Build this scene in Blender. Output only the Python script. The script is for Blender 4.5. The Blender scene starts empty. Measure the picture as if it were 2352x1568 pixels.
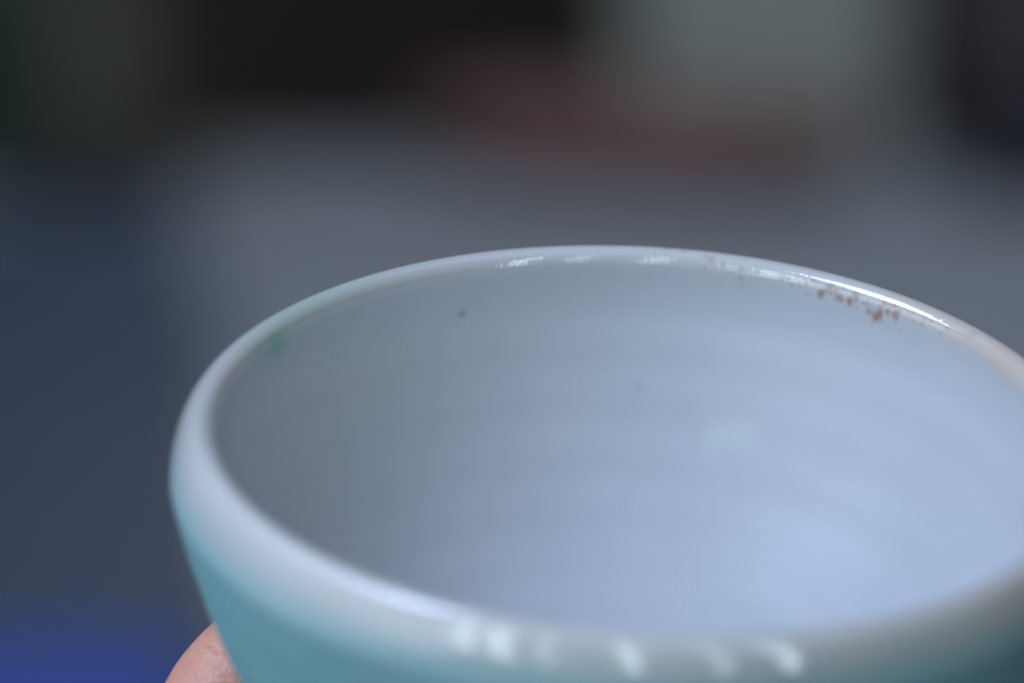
import bpy, bmesh, math, random
import numpy as np
from mathutils import Vector, Matrix

S = bpy.context.scene
COL = S.collection
random.seed(7)
rng = np.random.default_rng(11)
R = math.radians

# ------------------------------------------------------------------ camera
PITCH = R(14.0)
CAM = Vector((0, 0, 1.50))
FPX, W, H = 12981.0, 2352.0, 1568.0
FWD = Vector((0, math.cos(PITCH), -math.sin(PITCH)))
RIGHT = Vector((1, 0, 0))
DOWN = Vector((0, -math.sin(PITCH), -math.cos(PITCH)))
cd = bpy.data.cameras.new('camera')
cam = bpy.data.objects.new('camera', cd)
COL.objects.link(cam)
cam.location = CAM
cam.rotation_euler = (math.pi / 2 - PITCH, 0, 0)
cd.sensor_width = 36.0
cd.lens = 36.0 * FPX / W
cd.clip_start, cd.clip_end = 0.05, 60
cd.dof.use_dof = True
cd.dof.focus_distance = 0.737
cd.dof.aperture_fstop = 8.4
S.camera = cam

# ------------------------------------------------------------------ world, lamps, exposure
wd = bpy.data.worlds.new('World')
S.world = wd
wd.use_nodes = True
bg = wd.node_tree.nodes['Background']
bg.inputs[0].default_value = (0.92, 0.72, 0.52, 1)
bg.inputs[1].default_value = 0.135

def area(name, loc, aim, sx, sy, power, col, roll=0.0):
    d = bpy.data.lights.new(name, 'AREA')
    d.shape = 'RECTANGLE'
    d.size, d.size_y, d.energy, d.color = sx, sy, power, col
    o = bpy.data.objects.new(name, d)
    COL.objects.link(o)
    o.location = loc
    q = (Vector(aim) - Vector(loc)).to_track_quat('-Z', 'Y')
    o.rotation_euler = q.to_euler()
    return o

SKY = (0.60, 0.78, 1.0)
# broad window to the left of the photographer
area('window_light', (-2.5, -0.5, 1.7), (0, 0.7, 1.3), 2.2, 2.4, 25, (0.84, 0.92, 1.0))
# roof window up on the left, and the paler roof light overhead
area('roof_window_light', (-1.06, 0.45, 3.05), (0, 0.7, 1.3), .85, .85, 37, (0.58, 0.70, 1.0))
area('roof_light', (-0.3, 0.5, 3.3), (-0.3, 0.5, 0), 2.4, 2.2, 10, (0.56, 0.70, 1.0))
# row of tall narrow windows in the wall behind the photographer
for az, w, rad in ((-39.5, .15, 9), (-31, .22, 7), (-20, .05, 9), (-0.5, .08, 12), (19.5, .06, 10), (34.5, .11, 12)):
    x, y = 2.3 * math.tan(R(az)), -1.6
    k = 1 / math.cos(R(az))
    area('tall_window_light', (x, y, 2.75), (x * .3, 0.7, 2.75), w * k, 3.3, math.pi * w * k * 3.3 * rad * 0.85, (0.74, 0.88, 1.0))

# added fill spot over the table behind, to brighten the background
sp = bpy.data.lights.new('table_fill', 'SPOT')
sp.energy, sp.color, sp.spot_size, sp.spot_blend, sp.shadow_soft_size = 52, (0.84, 0.92, 1.0), R(75), 0.8, 0.15
so = bpy.data.objects.new('table_fill', sp)
COL.objects.link(so)
so.location = (0.25, 2.75, 2.8)

S.view_settings.view_transform = 'Standard'
S.view_settings.look = 'None'
S.view_settings.exposure = 0.0
S.view_settings.gamma = 1.0
S.cycles.use_denoising = True
S.cycles.max_bounces = 8

# ------------------------------------------------------------------ helpers
def at(px, py, depth):
    return CAM + RIGHT * ((px - W / 2) / FPX * depth) + DOWN * ((py - H / 2) / FPX * depth) + FWD * depth

def on_plane(px, py, z):
    v = RIGHT * ((px - W / 2) / FPX) + DOWN * ((py - H / 2) / FPX) + FWD
    return CAM + v * ((z - CAM.z) / v.z)

def mesh_obj(name, verts, faces, mat, parent=None, smooth=True):
    me = bpy.data.meshes.new(name)
    me.from_pydata([tuple(v) for v in verts], [], faces)
    me.update()
    if smooth:
        me.polygons.foreach_set('use_smooth', [True] * len(me.polygons))
    me.materials.append(mat)
    o = bpy.data.objects.new(name, me)
    COL.objects.link(o)
    if parent:
        o.parent = parent
    return o

def empty(name, loc):
    o = bpy.data.objects.new(name, None)
    COL.objects.link(o)
    o.location = loc
    return o

def tag(o, label, cat, group=None):
    o['label'] = label
    o['category'] = cat
    if group:
        o['group'] = group
    return o

class NT:
    def __init__(s, name):
        s.m = bpy.data.materials.new(name)
        s.m.use_nodes = True
        s.t = s.m.node_tree
        s.b = s.t.nodes['Principled BSDF']
    def n(s, typ, **kw):
        k = s.t.nodes.new(typ)
        for a, v in kw.items():
            if a in k.bl_rna.properties.keys():
                setattr(k, a, v)
            else:
                k.inputs[a.replace('_', ' ')].default_value = v
        return k
    def l(s, a, b):
        s.t.links.new(a, b)
    def mix(s, fac, a, b):
        k = s.t.nodes.new('ShaderNodeMix')
        k.data_type = 'RGBA'
        for sock, v in ((k.inputs[0], fac), (k.inputs[6], a), (k.inputs[7], b)):
            if isinstance(v, (int, float)):
                sock.default_value = v
            elif isinstance(v, tuple):
                sock.default_value = (*v, 1)
            else:
                s.l(v, sock)
        return k.outputs[2]
    def math(s, op, a, b=0.5):
        k = s.t.nodes.new('ShaderNodeMath')
        k.operation = op
        for i, v in enumerate((a, b)):
            if isinstance(v, (int, float)):
                k.inputs[i].default_value = v
            else:
                s.l(v, k.inputs[i])
        return k.outputs[0]
    def attr(s, name):
        k = s.t.nodes.new('ShaderNodeAttribute')
        k.attribute_name = name
        return k.outputs['Fac']

def simple_mat(name, c1, c2, scale=20, rough=0.6, bump=0.2, coat=0.0, detail=6):
    t = NT(name)
    tc = t.n('ShaderNodeTexCoord')
    nz = t.n('ShaderNodeTexNoise')
    nz.inputs['Scale'].default_value = scale
    nz.inputs['Detail'].default_value = detail
    t.l(tc.outputs['Object'], nz.inputs['Vector'])
    t.l(t.mix(nz.outputs[0], c1, c2), t.b.inputs['Base Color'])
    t.b.inputs['Roughness'].default_value = rough
    t.b.inputs['Coat Weight'].default_value = coat
    bp = t.n('ShaderNodeBump')
    bp.inputs['Strength'].default_value = bump
    bp.inputs['Distance'].default_value = 0.002
    t.l(nz.outputs[0], bp.inputs['Height'])
    t.l(bp.outputs[0], t.b.inputs['Normal'])
    return t.m

def box_bm(bm, c, s, bev=0.004):
    r = bmesh.ops.create_cube(bm, size=1.0, matrix=Matrix.Translation(c) @ Matrix.Diagonal((*s, 1)))
    es = list({e for v in r['verts'] for e in v.link_edges})
    bmesh.ops.bevel(bm, geom=es, offset=bev, segments=2, affect='EDGES', profile=0.5)

def bm_obj(name, bm, mat, parent=None):
    me = bpy.data.meshes.new(name)
    bm.to_mesh(me)
    bm.free()
    me.materials.append(mat)
    o = bpy.data.objects.new(name, me)
    COL.objects.link(o)
    if parent:
        o.parent = parent
    return o

def lathe(name, prof, mat, parent=None, n=64, sx=1.0, sy=1.0):
    vs, fs = [], []
    m = len(prof)
    for i in range(n):
        a = 2 * math.pi * i / n
        for r, z in prof:
            vs.append((r * math.cos(a) * sx, r * math.sin(a) * sy, z))
    for i in range(n):
        j = (i + 1) % n
        for k in range(m - 1):
            fs.append((i * m + k, j * m + k, j * m + k + 1, i * m + k + 1))
    return mesh_obj(name, vs, fs, mat, parent)

def hermite(pts, n):
    """smooth open curve through pts, resampled to n points"""
    P = np.array(pts, float)
    t = np.r_[0, np.cumsum(np.linalg.norm(np.diff(P, axis=0), axis=1))]
    m = np.gradient(P, t, axis=0)
    u = np.linspace(0, t[-1], n)
    k = np.clip(np.searchsorted(t, u) - 1, 0, len(t) - 2)
    h = t[k + 1] - t[k]
    s = ((u - t[k]) / h)[:, None]
    h = h[:, None]
    return ((2*s**3-3*s**2+1)*P[k] + (s**3-2*s**2+s)*h*m[k] + (-2*s**3+3*s**2)*P[k+1] + (s**3-s**2)*h*m[k+1])

# ------------------------------------------------------------------ setting: floor, wall, table
TABLE_Z = 0.75
floor_m = simple_mat('floor_stone', (0.05, 0.05, 0.055), (0.09, 0.09, 0.1), 4, 0.7)
f = mesh_obj('floor', [(-6, -4, 0), (6, -4, 0), (6, 9, 0), (-6, 9, 0)], [(0, 1, 2, 3)], floor_m)
f['kind'] = 'structure'
wall_m = simple_mat('wall_dark', (0.026, 0.020, 0.014), (0.040, 0.030, 0.022), 3, 0.85)
w_ = mesh_obj('wall', [(-6, 5.2, 0), (6, 5.2, 0), (6, 5.2, 4), (-6, 5.2, 4)], [(0, 1, 2, 3)], wall_m)
w_['kind'] = 'structure'

paint_m = simple_mat('table_paint', (0.195, 0.228, 0.272), (0.255, 0.285, 0.325), 9, 0.55)
table = empty('work_table', (0, 2.78, 0))
tag(table, 'long grey painted plank table standing behind the bowl', 'table')
y0, y1, npl = 2.12, 3.50, 9
pw = (y1 - y0) / npl
for i in range(npl):
    bm = bmesh.new()
    box_bm(bm, (0, y0 + pw * (i + .5) - 2.78, TABLE_Z - .016 + random.uniform(-.0008, .0008)), (2.2, pw - .004, .032), .003)
    bm_obj('plank', bm, paint_m, table)
for sy in (-1, 1):
    bm = bmesh.new(); box_bm(bm, (0, sy * .60, TABLE_Z - .085), (2.0, .025, .10)); bm_obj('apron', bm, paint_m, table)
    for sx in (-1, 1):
        bm = bmesh.new(); box_bm(bm, (sx * .98, sy * .60, (TABLE_Z - .034) / 2), (.07, .07, TABLE_Z - .036)); bm_obj('leg', bm, paint_m, table)

# ------------------------------------------------------------------ the bowl
d0 = 0.70
cx, cy, e, roll = 1477.5, 1029.3, 0.43368, 0.04955
X = Vector(((cx - W / 2) / FPX * d0, (cy - H / 2) / FPX * d0, d0))
upc = Vector((math.sin(roll) * math.cos(e), -math.cos(roll) * math.cos(e), -math.sin(e)))
c2w = lambda v: RIGHT * v[0] + DOWN * v[1] + FWD * v[2]
BO = CAM + c2w(X)
UP = c2w(upc).normalized()
BX = FWD.cross(UP).normalized()          # bowl's own x: to the right
BY = UP.cross(BX)                        # bowl's own y: away from the camera
BM = Matrix((( BX.x, BY.x, UP.x, BO.x), (BX.y, BY.y, UP.y, BO.y), (BX.z, BY.z, UP.z, BO.z), (0, 0, 0, 1)))

RT, rt = 55.5, 2.8                       # lip circle and lip roundness, mm
inner = hermite([(0.01, -39.5), (10, -39), (20, -37), (31, -32.5), (40.5, -25.2), (46.6, -17.5), (50, -11), (51.9, -6), (52.6, -2.5), (52.76, .6)], 190)
al = np.radians(np.linspace(172, 92, 18))
lip_in = np.c_[54.8 + 2.0 * np.cos(al), .8 + 2.0 * np.sin(al)]
al = np.radians(np.linspace(90, 4, 40))
lip_out = np.c_[54.8 + 3.6 * np.cos(al), -5 + 7.8 * np.sin(al)]
lip = np.vstack([lip_in, lip_out])
outer = hermite([(58.4, -5), (57.4, -9), (55.4, -15), (52.7, -22.5), (49.9, -28.5), (46.8, -34), (38, -45), (29, -53), (25.6, -56), (24.9, -58), (24.8, -63)], 130)
foot = np.array([(24.3, -64), (21.8, -64), (21.2, -63.3), (20.6, -58.4), (19.5, -57.6), (0.01, -57.2)])
prof = np.vstack([inner, lip, outer, foot])
nI, nL, nO = len(inner), len(lip), len(outer)
NP = len(prof)
# angle grid: finer where the speckled part of the rim is (theta 0 = away from camera, + = right)
th = np.radians(np.r_[np.linspace(-180, -15, 330, endpoint=False), np.linspace(-15, 62, 430, endpoint=False), np.linspace(62, 180, 230, endpoint=False)])
NTh = len(th)
s_arc = np.r_[0, np.cumsum(np.linalg.norm(np.diff(prof, axis=0), axis=1))]
s_lip = s_arc[nI + 18]
sv = s_arc - s_lip                        # 0 on the crest, negative inside, positive outside
TH, SV = np.meshgrid(th, sv, indexing='ij')
RR, ZZ = np.meshgrid(np.ones(NTh), prof[:, 0], indexing='ij')[1], np.meshgrid(np.ones(NTh), prof[:, 1], indexing='ij')[1]
def wob(n, kth, ks, amp):
    o = np.zeros_like(TH)
    for _ in range(n):
        k = rng.integers(1, kth + 1)
        q = rng.normal(0, ks)
        o += np.sin(k * TH + q * SV + rng.uniform(0, 6.28)) * rng.uniform(.4, 1)
    return amp * o / math.sqrt(n)
ins = (np.arange(NP) < nI)[None, :] * np.clip((-SV - 4.0) / 6, 0, 1) * np.clip(RR / 14, 0, 1)
rings = .045 * np.sin((SV + TH / 6.283 * 7.4) * 6.283 / 7.4 + wob(4, 3, .05, .5)) + .003 * np.sin((SV + TH / 6.283 * 2.1) * 6.283 / 2.1)
oring = (np.arange(NP) >= nI + nL)[None, :] * np.clip((SV - 5) / 8, 0, 1) * .02 * np.sin(SV * 6.283 / 6.4 + TH)
tang = np.gradient(prof, axis=0)
nrm = np.c_[-tang[:, 1], tang[:, 0]]
nrm /= np.linalg.norm(nrm, axis=1, keepdims=True)     # points into the hollow on the inside
# keep the displacement outward of the clay on both sides
disp = ins * rings + oring + wob(6, 5, .03, .05) * np.clip(RR / 14, 0, 1)
# pinholes in the glaze (angle, arc position, radius mm, depth mm)
PITS = [(-26.8, -8.4, .50, .17), (0.4, -19.4, .70, .05)]
pit = np.zeros_like(TH)
for a, s, r, dep in PITS:
    q = np.exp(-(((TH - R(a)) * RR) ** 2 + (SV - s) ** 2) / r ** 2)
    pit = np.maximum(pit, q * min(1, dep / .3))
    disp -= dep * q
Rv = RR + disp * nrm[None, :, 0]
Zv = ZZ + disp * nrm[None, :, 1] + .22 * np.sin(2 * TH + 1.0) * np.exp(-np.abs(SV) / 25)
co = np.stack([Rv * np.sin(TH), Rv * np.cos(TH), Zv], -1).reshape(-1, 3) / 1000
idx = np.arange(NTh * NP).reshape(NTh, NP)
nx = np.roll(idx, -1, axis=0)
quads = np.stack([idx[:, :-1], idx[:, 1:], nx[:, 1:], nx[:, :-1]], -1).reshape(-1, 4)
me = bpy.data.meshes.new('bowl')
me.vertices.add(len(co)); me.vertices.foreach_set('co', co.ravel())
me.loops.add(quads.size); me.loops.foreach_set('vertex_index', quads.ravel())
me.polygons.add(len(quads)); me.polygons.foreach_set('loop_start', np.arange(0, quads.size, 4)); me.polygons.foreach_set('loop_total', np.full(len(quads), 4))
me.update(); me.validate()
me.polygons.foreach_set('use_smooth', np.ones(len(me.polygons), bool))
def put(name, arr):
    a = me.attributes.new(name, 'FLOAT', 'POINT')
    a.data.foreach_set('value', np.clip(arr, 0, 1).astype(np.float32).ravel())
sm = lambda x, a, b: (lambda t: t * t * (3 - 2 * t))(np.clip((x - a) / (b - a), 0, 1))
# glaze thickness: teal outside, breaking to white over the lip
put('teal', sm(SV + wob(5, 6, .02, .5), 1.6, 12.0))
put('lip', sm(SV, -4.6, -1.6) * (1 - sm(SV, 12, 18)))
# celadon drip that ran over the far left of the lip
gr = .30 * np.exp(-((TH - R(-55)) / R(13)) ** 2) * np.exp(-((SV + .3) / 2.4) ** 2)
def blob(a, s, ra, rs):
    return np.exp(-((((TH - R(a)) * RR) / ra) ** 2 + ((SV - s) / rs) ** 2) ** 1.5)
gr = gr + .46 * blob(-62.3, -3.5, 2.2, 1.7) + .30 * blob(-66.0, -2.9, 4.2, 1.3)
put('green', gr)
# pale greenish reflection painted into the glaze colour on the floor of the bowl
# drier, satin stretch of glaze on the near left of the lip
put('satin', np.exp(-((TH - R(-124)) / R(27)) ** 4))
put('reflect_tint', .8 * blob(17.3, -23.6, 3.0, 2.3) + .55 * blob(13.2, -24.6, 1.6, 3.0))
# iron specks along the far right of the lip (angle, arc position, radius, strength)
SPECKS = [(26.19, -3.42, 0.37, 0.8),
          (26.54, -2.9, 0.28, 0.6),
          (27.44, -2.37, 0.32, 0.7),
          (28.33, -2.37, 0.28, 0.6),
          (29.05, -3.07, 0.35, 0.7),
          (29.59, -3.42, 0.23, 0.6),
          (30.84, -3.24, 0.35, 0.8),
          (30.84, -3.59, 0.23, 0.6),
          (31.74, -2.37, 0.35, 0.7),
          (31.2, -2.01, 0.28, 0.5),
          (33.17, -2.9, 0.18, 0.5),
          (34.07, -3.76, 0.35, 0.7),
          (35.5, -4.11, 0.46, 0.95),
          (35.14, -4.59, 0.23, 0.7),
          (36.03, -3.59, 0.28, 0.7),
          (36.03, -2.72, 0.18, 0.5),
          (36.21, -2.19, 0.23, 0.5),
          (37.11, -3.07, 0.28, 0.7),
          (37.65, -2.01, 0.23, 0.5),
          (38.54, -2.72, 0.37, 0.75),
          (39.08, -2.37, 0.23, 0.5),
          (38.36, -3.24, 0.23, 0.5),
          (24.75, -1.65, 0.28, 0.4),
          (23.86, -2.37, 0.23, 0.5),
          (22.6, -2.37, 0.23, 0.5),
          (21.17, -2.37, 0.21, 0.5),
          (20.28, -2.37, 0.18, 0.4),
          (17.77, -2.37, 0.18, 0.3),
          (14.01, -2.19, 0.23, 0.3),
          (15.8, -2.37, 0.21, 0.3),
          (11.32, -2.19, 0.28, 0.35),
          (9.53, -1.29, 0.37, 0.45),
          (8.64, -0.92, 0.28, 0.3),
          (5.59, 0.0, 0.46, 0.3),
          (3.27, 0.18, 0.46, 0.35),
          (29.41, -1.83, 0.23, 0.3),
          (43.38, -2.01, 0.32, 0.3),
          (40.69, -2.19, 0.23, 0.3),
          (43.38, -2.72, 0.23, 0.3),
          (47.5, -1.83, 0.46, 0.25),
          (42.48, 0.74, 0.32, 0.2),
          (51.97, -1.1, 0.51, 0.22),
          (26.9, -2.01, 0.21, 0.3),
          (34.78, -3.93, 0.21, 0.5),
          (23.14, -2.01, 0.18, 0.3),
          (21.89, -2.01, 0.16, 0.3)]
st = np.zeros_like(TH)
for _ in range(70):                       # finer specks strewn between the big ones
    a = random.choice([random.gauss(30, 4), random.gauss(36.5, 2.2), random.uniform(8, 50)])
    SPECKS.append((a, -2.6 + random.gauss(0, .8) - .05 * max(0, a - 27) + .12 * max(0, a - 39), random.uniform(.1, .22), random.uniform(.25, .6)))
for a, s, r, k in SPECKS:
    r, k = r * 1.45, k * .9
    m = np.abs(th - R(a)) < R(4)
    q = k * np.exp(-((((TH[m] - R(a)) * RR[m]) ** 2 + (SV[m] - s) ** 2) / r ** 2) ** 1.3)
    st[m] = 1 - (1 - st[m]) * (1 - q)
put('iron', st)
put('tan', .55 * np.exp(-((TH - R(58)) / R(20)) ** 2) * np.exp(-((SV + 1.0) / 3.5) ** 2) * (.7 + wob(8, 40, 1.2, .3))
    + .10 * np.exp(-((TH - R(-62)) / R(22)) ** 2) * np.exp(-((SV + 15.5 + 2.5 * np.sin(TH)) / 1.3) ** 2) * (1 + wob(5, 12, .3, .4)))
put('pit', pit)
au = me.attributes.new('uvmm', 'FLOAT_VECTOR', 'POINT')
au.data.foreach_set('vector', np.stack([TH * 55.0, SV, np.zeros_like(TH)], -1).astype(np.float32).ravel())
put('foot', sm(SV, sv[nI + nL + nO - 10], sv[nI + nL + nO - 2]))

g = NT('glaze')
tc = g.n('ShaderNodeTexCoord')
n1 = g.n('ShaderNodeTexNoise'); n1.inputs['Scale'].default_value = 60; n1.inputs['Detail'].default_value = 5
n2 = g.n('ShaderNodeTexNoise'); n2.inputs['Scale'].default_value = 900; n2.inputs['Detail'].default_value = 3
g.l(tc.outputs['Object'], n1.inputs[0]); g.l(tc.outputs['Object'], n2.inputs[0])
white = g.mix(g.attr('lip'), g.mix(n1.outputs[0], (0.365, 0.41, 0.455), (0.415, 0.455, 0.495)), g.mix(n1.outputs[0], (0.37, 0.395, 0.41), (0.43, 0.445, 0.45)))
teal = g.mix(n1.outputs[0], (0.155, 0.40, 0.47), (0.20, 0.45, 0.515))
c = g.mix(g.attr('teal'), white, teal)
c = g.mix(g.attr('green'), c, (0.10, 0.36, 0.25))
c = g.mix(g.math('MULTIPLY', g.attr('reflect_tint'), 0.6), c, (0.45, 0.53, 0.52))  # painted reflection, lighter than the glaze around it
c = g.mix(g.attr('tan'), c, (0.50, 0.36, 0.24))
c = g.mix(g.attr('iron'), c, (0.25, 0.14, 0.085))
c = g.mix(g.attr('pit'), c, (0.15, 0.15, 0.14))
c = g.mix(g.attr('foot'), c, (0.55, 0.50, 0.44))
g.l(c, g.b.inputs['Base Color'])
ro = g.math('MULTIPLY', g.attr('lip'), -0.34)
g.l(g.math('ADD', g.math('ADD', ro, 0.42), g.math('MULTIPLY', g.attr('satin'), 0.45)), g.b.inputs['Roughness'])
g.l(g.math('ADD', g.math('MULTIPLY', g.attr('lip'), 0.40), 0.10), g.b.inputs['Specular IOR Level'])
g.b.inputs['IOR'].default_value = 1.75
bp = g.n('ShaderNodeBump'); bp.inputs['Strength'].default_value = 0.06; bp.inputs['Distance'].default_value = 0.0004
g.l(n2.outputs[0], bp.inputs['Height'])
ua = g.n('ShaderNodeAttribute'); ua.attribute_name = 'uvmm'
um = g.n('ShaderNodeMapping'); um.inputs['Scale'].default_value = (1.6, 0.22, 1)
n3 = g.n('ShaderNodeTexNoise'); n3.inputs['Scale'].default_value = 1.0; n3.inputs['Detail'].default_value = 3
g.l(ua.outputs['Vector'], um.inputs[0]); g.l(um.outputs[0], n3.inputs[0])
b2 = g.n('ShaderNodeBump'); b2.inputs['Strength'].default_value = 0.35; b2.inputs['Distance'].default_value = 0.00005
g.l(n3.outputs[0], b2.inputs['Height']); g.l(bp.outputs[0], b2.inputs['Normal']); g.l(b2.outputs[0], g.b.inputs['Normal'])
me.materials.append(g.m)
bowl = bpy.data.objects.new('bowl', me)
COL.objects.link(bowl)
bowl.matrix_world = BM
tag(bowl, 'hand-thrown glazed bowl, turquoise outside and white inside, with brown-specked lip', 'bowl')

# ------------------------------------------------------------------ the hand
def skin_material():
    t = NT('skin')
    tc = t.n('ShaderNodeTexCoord')
    n1 = t.n('ShaderNodeTexNoise'); n1.inputs['Scale'].default_value = 90; n1.inputs['Detail'].default_value = 6
    mp = t.n('ShaderNodeMapping'); mp.inputs['Rotation'].default_value = (0.3, 0.75, 0.3); mp.inputs['Scale'].default_value = (1.0, 1.0, 4.5)
    n2 = t.n('ShaderNodeTexNoise'); n2.inputs['Scale'].default_value = 320; n2.inputs['Detail'].default_value = 5
    vo = t.n('ShaderNodeTexVoronoi'); vo.feature = 'DISTANCE_TO_EDGE'; vo.inputs['Scale'].default_value = 900
    t.l(tc.outputs['Object'], n1.inputs[0]); t.l(tc.outputs['Object'], mp.inputs[0])
    t.l(mp.outputs[0], n2.inputs[0]); t.l(tc.outputs['Object'], vo.inputs['Vector'])
    c = t.mix(n1.outputs[0], (0.43, 0.155, 0.105), (0.53, 0.245, 0.18))
    c = t.mix(t.math('MULTIPLY', n2.outputs[0], 0.5), c, (0.62, 0.40, 0.33))
    t.l(c, t.b.inputs['Base Color'])
    t.b.inputs['Roughness'].default_value = 0.5
    t.b.inputs['Subsurface Weight'].default_value = 0.12
    t.b.inputs['Subsurface Radius'].default_value = (0.004, 0.0015, 0.001)
    t.b.inputs['Subsurface Scale'].default_value = 0.5
    h = t.math('ADD', n2.outputs[0], t.math('MULTIPLY', vo.outputs['Distance'], 0.4))
    bp = t.n('ShaderNodeBump'); bp.inputs['Strength'].default_value = 0.55; bp.inputs['Distance'].default_value = 0.0006
    t.l(h, bp.inputs['Height']); t.l(bp.outputs[0], t.b.inputs['Normal'])
    return t.m
skin = skin_material()

# joints in the bowl's own frame, mm: x right, y away, z up along the axis
def polar(ang, r, z):
    return (r * math.sin(R(ang)), r * math.cos(R(ang)), z)
J = {}
pip = BM.inverted() @ at(510, 1584, 0.735) * 1000
J['wrist'] = ((-94, -66, -132), 23)
J['palm_a'] = ((-84, -42, -108), 21)
J['palm_b'] = ((-72, -18, -92), 16)
chains = []
fing = [   # knuckle, then middle joint, end joint, tip; radius each
    [((-60, 8, -74), 11.0), ((pip.x, pip.y, pip.z), 9.1), (polar(-28, 57.5, -37), 7.4), (polar(-12, 56, -39), 6.0)],
    [((-63, -4, -88), 10.8), (polar(-58, 57, -52), 8.6), (polar(-26, 49, -53), 7.4), (polar(-8, 48, -54), 6.0)],
    [((-62, -14, -100), 10.2), (polar(-60, 47, -70), 8.2), (polar(-25, 38, -70), 7.0), (polar(-2, 36, -69), 5.8)],
    [((-58, -26, -111), 9.0), (polar(-75, 40, -84), 7.0), (polar(-50, 26, -77), 6.2), (polar(-20, 18, -73), 5.2)],
]
thumb = [((-76, -50, -92), 13.0), ((-60, -60, -64), 10.5), (polar(-143, 61, -44), 9.2), (polar(-158, 59.5, -40), 7.4)]

def lerp(a, b, t, rs=1.0):
    return (tuple(a[0][i] * (1 - t) + b[0][i] * t for i in range(3)), (a[1] * (1 - t) + b[1] * t) * rs)
V, E, ROOTS = [], [], []
def chain(js, waist=.94):
    ROOTS.append(len(V))
    for i, jn in enumerate(js):
        if i:
            V.append(lerp(js[i - 1], jn, .5, waist)); E.append((len(V) - 2, len(V) - 1))
        V.append(jn)
        if i:
            E.append((len(V) - 2, len(V) - 1))
heel = ((-86, -54, -118), 19)
chain([((-162, -208, -302), 38), ((-118, -112, -192), 27), J['wrist'], heel, ((-74, -26, -99), 15)], 1.0)
for k, ch in enumerate(fing):             # each finger starts at the heel of the hand
    a = ((heel[0][0] + 3 * k - 2, heel[0][1] + 6 - 5 * k, heel[0][2] + 6 - 4 * k), 12.5)
    chain([a] + ch)
chain([((-92, -62, -122), 15)] + thumb)
hme = bpy.data.meshes.new('hand')
hme.from_pydata([tuple(Vector(v[0]) / 1000) for v in V], E, [])
hand = bpy.data.objects.new('hand', hme)
COL.objects.link(hand)
md = hand.modifiers.new('skin', 'SKIN'); md.use_smooth_shade = True
for i, v in enumerate(V):
    hme.skin_vertices[0].data[i].radius = (v[1] / 1000, v[1] / 1000)
    hme.skin_vertices[0].data[i].use_root = i in ROOTS
sb = hand.modifiers.new('subdivision', 'SUBSURF'); sb.levels = sb.render_levels = 2
rm = hand.modifiers.new('union', 'REMESH'); rm.mode = 'VOXEL'; rm.voxel_size = 0.0012; rm.use_smooth_shade = True
so_ = hand.modifiers.new('soften', 'SMOOTH'); so_.factor = 0.5; so_.iterations = 12
hme.materials.append(skin)
hand.matrix_world = BM
tag(hand, 'bare hand gripping the turquoise bowl from the left, bent finger showing at its side', 'hand')
nail_m = simple_mat('nail', (0.55, 0.30, 0.25), (0.62, 0.36, 0.31), 200, 0.3, 0.05)
for ch in fing + [thumb]:
    tip, prv, rad = Vector(ch[-1][0]), Vector(ch[-2][0]), ch[-1][1]
    ax = (tip - prv).normalized()
    out = Vector((tip.x, tip.y, 0)).normalized()
    out = (out - ax * out.dot(ax)).normalized()
    sd = ax.cross(out)
    vs, fs = [], []
    for a in range(9):
        for b in range(7):
            u, w = a / 8 * 2 - 1, b / 6 * 2 - 1
            ww = w * (1 - .25 * u ** 4)
            ang = ww * .85
            r_ = rad * (.97 - .09 * (u + .5) ** 2 * (u > -.5))
            vs.append((tip + ax * (u * rad * .70 - rad * .62) + out * (r_ * math.cos(ang)) + sd * (r_ * math.sin(ang))) / 1000)
    for a in range(8):
        for b in range(6):
            q = a * 7 + b
            fs.append((q, q + 1, q + 8, q + 7))
    nl = mesh_obj('nail', vs, fs, nail_m, hand)
    so2 = nl.modifiers.new('thickness', 'SOLIDIFY'); so2.thickness = 0.0006

# ------------------------------------------------------------------ things on the table behind
def ground(px, py):
    return on_plane(px, py, TABLE_Z)

# navy cloth spread over the left of the table
navy = simple_mat('navy_cloth', (0.024, 0.043, 0.088), (0.036, 0.058, 0.108), 60, 0.9)
nt = navy.node_tree
_tc, _sx = nt.nodes.new('ShaderNodeTexCoord'), nt.nodes.new('ShaderNodeSeparateXYZ')
_mr, _mx = nt.nodes.new('ShaderNodeMapRange'), nt.nodes.new('ShaderNodeMix')
_mx.data_type = 'RGBA'
nt.links.new(_tc.outputs['Object'], _sx.inputs[0]); nt.links.new(_sx.outputs[0], _mr.inputs[0])
_mr.inputs[1].default_value, _mr.inputs[2].default_value = -0.30, -0.12
_bs = nt.nodes['Principled BSDF']
nt.links.new(_bs.inputs['Base Color'].links[0].from_socket, _mx.inputs[6])
_mx.inputs[7].default_value = (0.056, 0.078, 0.118, 1)      # paler dyed border
nt.links.new(_mr.outputs[0], _mx.inputs[0]); nt.links.new(_mx.outputs[2], _bs.inputs['Base Color'])
nv, nf = [], []
nxx, nyy = 70, 90
for i in range(nxx):
    for j in range(nyy):
        x = -.62 + (.515 - .085 * j / (nyy - 1)) * i / (nxx - 1)
        y = 2.16 + 1.10 * j / (nyy - 1)
        x += .008 * math.sin(9 * y) * i / nxx
        z = TABLE_Z + .006 + .006 * (1 + math.sin(18 * x + 5 * y + 2 * math.sin(4 * y))) + .003 * (1 + math.sin(41 * y + 9 * x))
        nv.append((x, y, z))
for i in range(nxx - 1):
    for j in range(nyy - 1):
        a = i * nyy + j
        nf.append((a, a + nyy, a + nyy + 1, a + 1))
cl = mesh_obj('navy_cloth', nv, nf, navy)
so = cl.modifiers.new('thickness', 'SOLIDIFY'); so.thickness = 0.003; so.offset = 1
tag(cl, 'dark navy cloth spread over the table left of the bowl', 'cloth')

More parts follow.
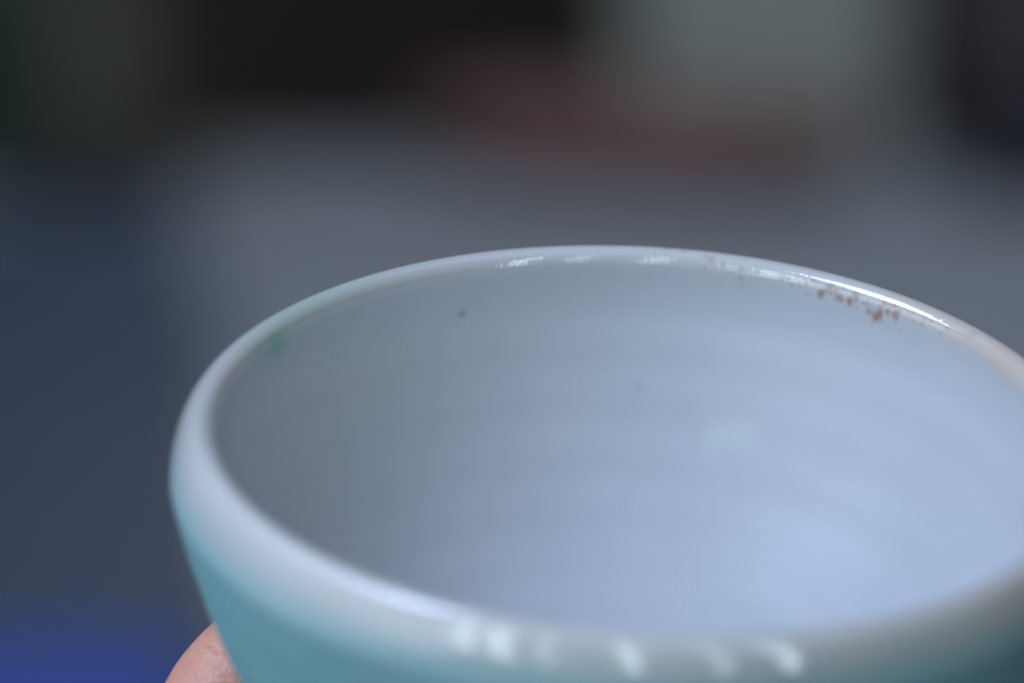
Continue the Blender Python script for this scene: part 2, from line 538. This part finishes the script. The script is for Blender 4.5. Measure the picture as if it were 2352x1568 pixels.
# folded bright blue cloth
blue = simple_mat('blue_cloth', (0.015, 0.05, 0.27), (0.025, 0.068, 0.33), 80, 0.9)
p = ground(70, 1990)
bc = empty('folded_cloth', (p.x - .02, p.y, TABLE_Z + .022))
tag(bc, 'bright blue folded cloth on the navy cloth at lower left', 'cloth')
for k in range(4):
    bm = bmesh.new()
    box_bm(bm, (0.004 * (k % 2), 0.003 * k, .008 + .013 * k), (.17 - .004 * k, .11, .013), .006)
    bm_obj('fold', bm, blue, bc)

# terracotta dish
terra = simple_mat('terracotta', (0.105, 0.055, 0.05), (0.145, 0.075, 0.068), 30, 0.7)
p = ground(1470, 418)
dish = lathe('terracotta_dish', [(.001, .006), (.055, .006), (.078, .018), (.090, .042), (.094, .043), (.096, .039), (.083, .012), (.060, 0), (.001, 0)], terra, None, 64, 1.50, .70)
dish.location = p; dish.rotation_euler = (0, 0, R(-16))
tag(dish, 'low red-brown oval terracotta dish on the table behind the bowl', 'dish')

# narrow pale cabinet standing on the floor beyond the table
pale = simple_mat('pale_paint', (0.32, 0.36, 0.335), (0.39, 0.42, 0.395), 12, 0.5)
cab = empty('narrow_cabinet', (.187, 4.06, 0))
tag(cab, 'narrow pale grey-green cabinet standing beyond the table', 'cabinet')
bm = bmesh.new(); box_bm(bm, (0, .16, .86), (.200, .28, 1.52), .004); bm_obj('carcass', bm, pale, cab)
bm = bmesh.new(); box_bm(bm, (0, .010, .86), (.188, .018, 1.49), .004); door = bm_obj('door', bm, pale, cab)
for z in (.50, 1.22):
    bm = bmesh.new(); box_bm(bm, (0, -.003, z), (.122, .012, .58), .005); bm_obj('panel', bm, pale, door)
kn = lathe('knob', [(.001, .030), (.008, .029), (.011, .023), (.009, .014), (.005, .010), (.005, 0)], pale, door, 20)
kn.location = (.078, 0, .86); kn.rotation_euler = (R(90), 0, 0)
for sx in (-1, 1):
    for sy in (.05, .27):
        bm = bmesh.new(); box_bm(bm, (sx * .082, sy, .05), (.03, .03, .10), .003); bm_obj('leg', bm, pale, cab)

# black canister with lid
black = simple_mat('black_enamel', (0.012, 0.012, 0.016), (0.02, 0.02, 0.026), 10, 0.4)
p = ground(2360, 440)
can = empty('canister', p)
tag(can, 'black lidded canister at the right edge of the table', 'canister')
lathe('body', [(.001, 0), (.050, 0), (.053, .004), (.053, .16), (.050, .165), (.001, .165)], black, can)
lathe('lid', [(.001, .200), (.012, .198), (.012, .186), (.054, .178), (.056, .172), (.056, .156), (.0535, .156)], black, can)

# dark green bottle and brown-grey jar on the left
green = simple_mat('green_glass', (0.010, 0.028, 0.020), (0.014, 0.036, 0.026), 10, 0.25)
p = ground(40, 440)
bot = empty('bottle', p)
tag(bot, 'dark green bottle at the far left of the table', 'bottle')
lathe('body', [(.001, 0), (.036, 0), (.039, .006), (.039, .17), (.030, .205), (.015, .235), (.014, .29), (.001, .29)], green, bot)
lathe('neck_ring', [(.0142, .272), (.0175, .274), (.0175, .286), (.0142, .288)], green, bot)
jarm = simple_mat('brown_grey_jar', (0.026, 0.027, 0.022), (0.037, 0.037, 0.031), 14, 0.6)
p = ground(250, 480)
jar = empty('jar', p)
tag(jar, 'drab grey-brown jar standing next to the dark green bottle', 'jar')
lathe('body', [(.001, 0), (.036, 0), (.047, .02), (.050, .07), (.045, .13), (.034, .16), (.036, .17), (.001, .17)], jarm, jar)
lathe('lid', [(.038, .170), (.038, .176), (.012, .184), (.009, .198), (.001, .200)], jarm, jar)
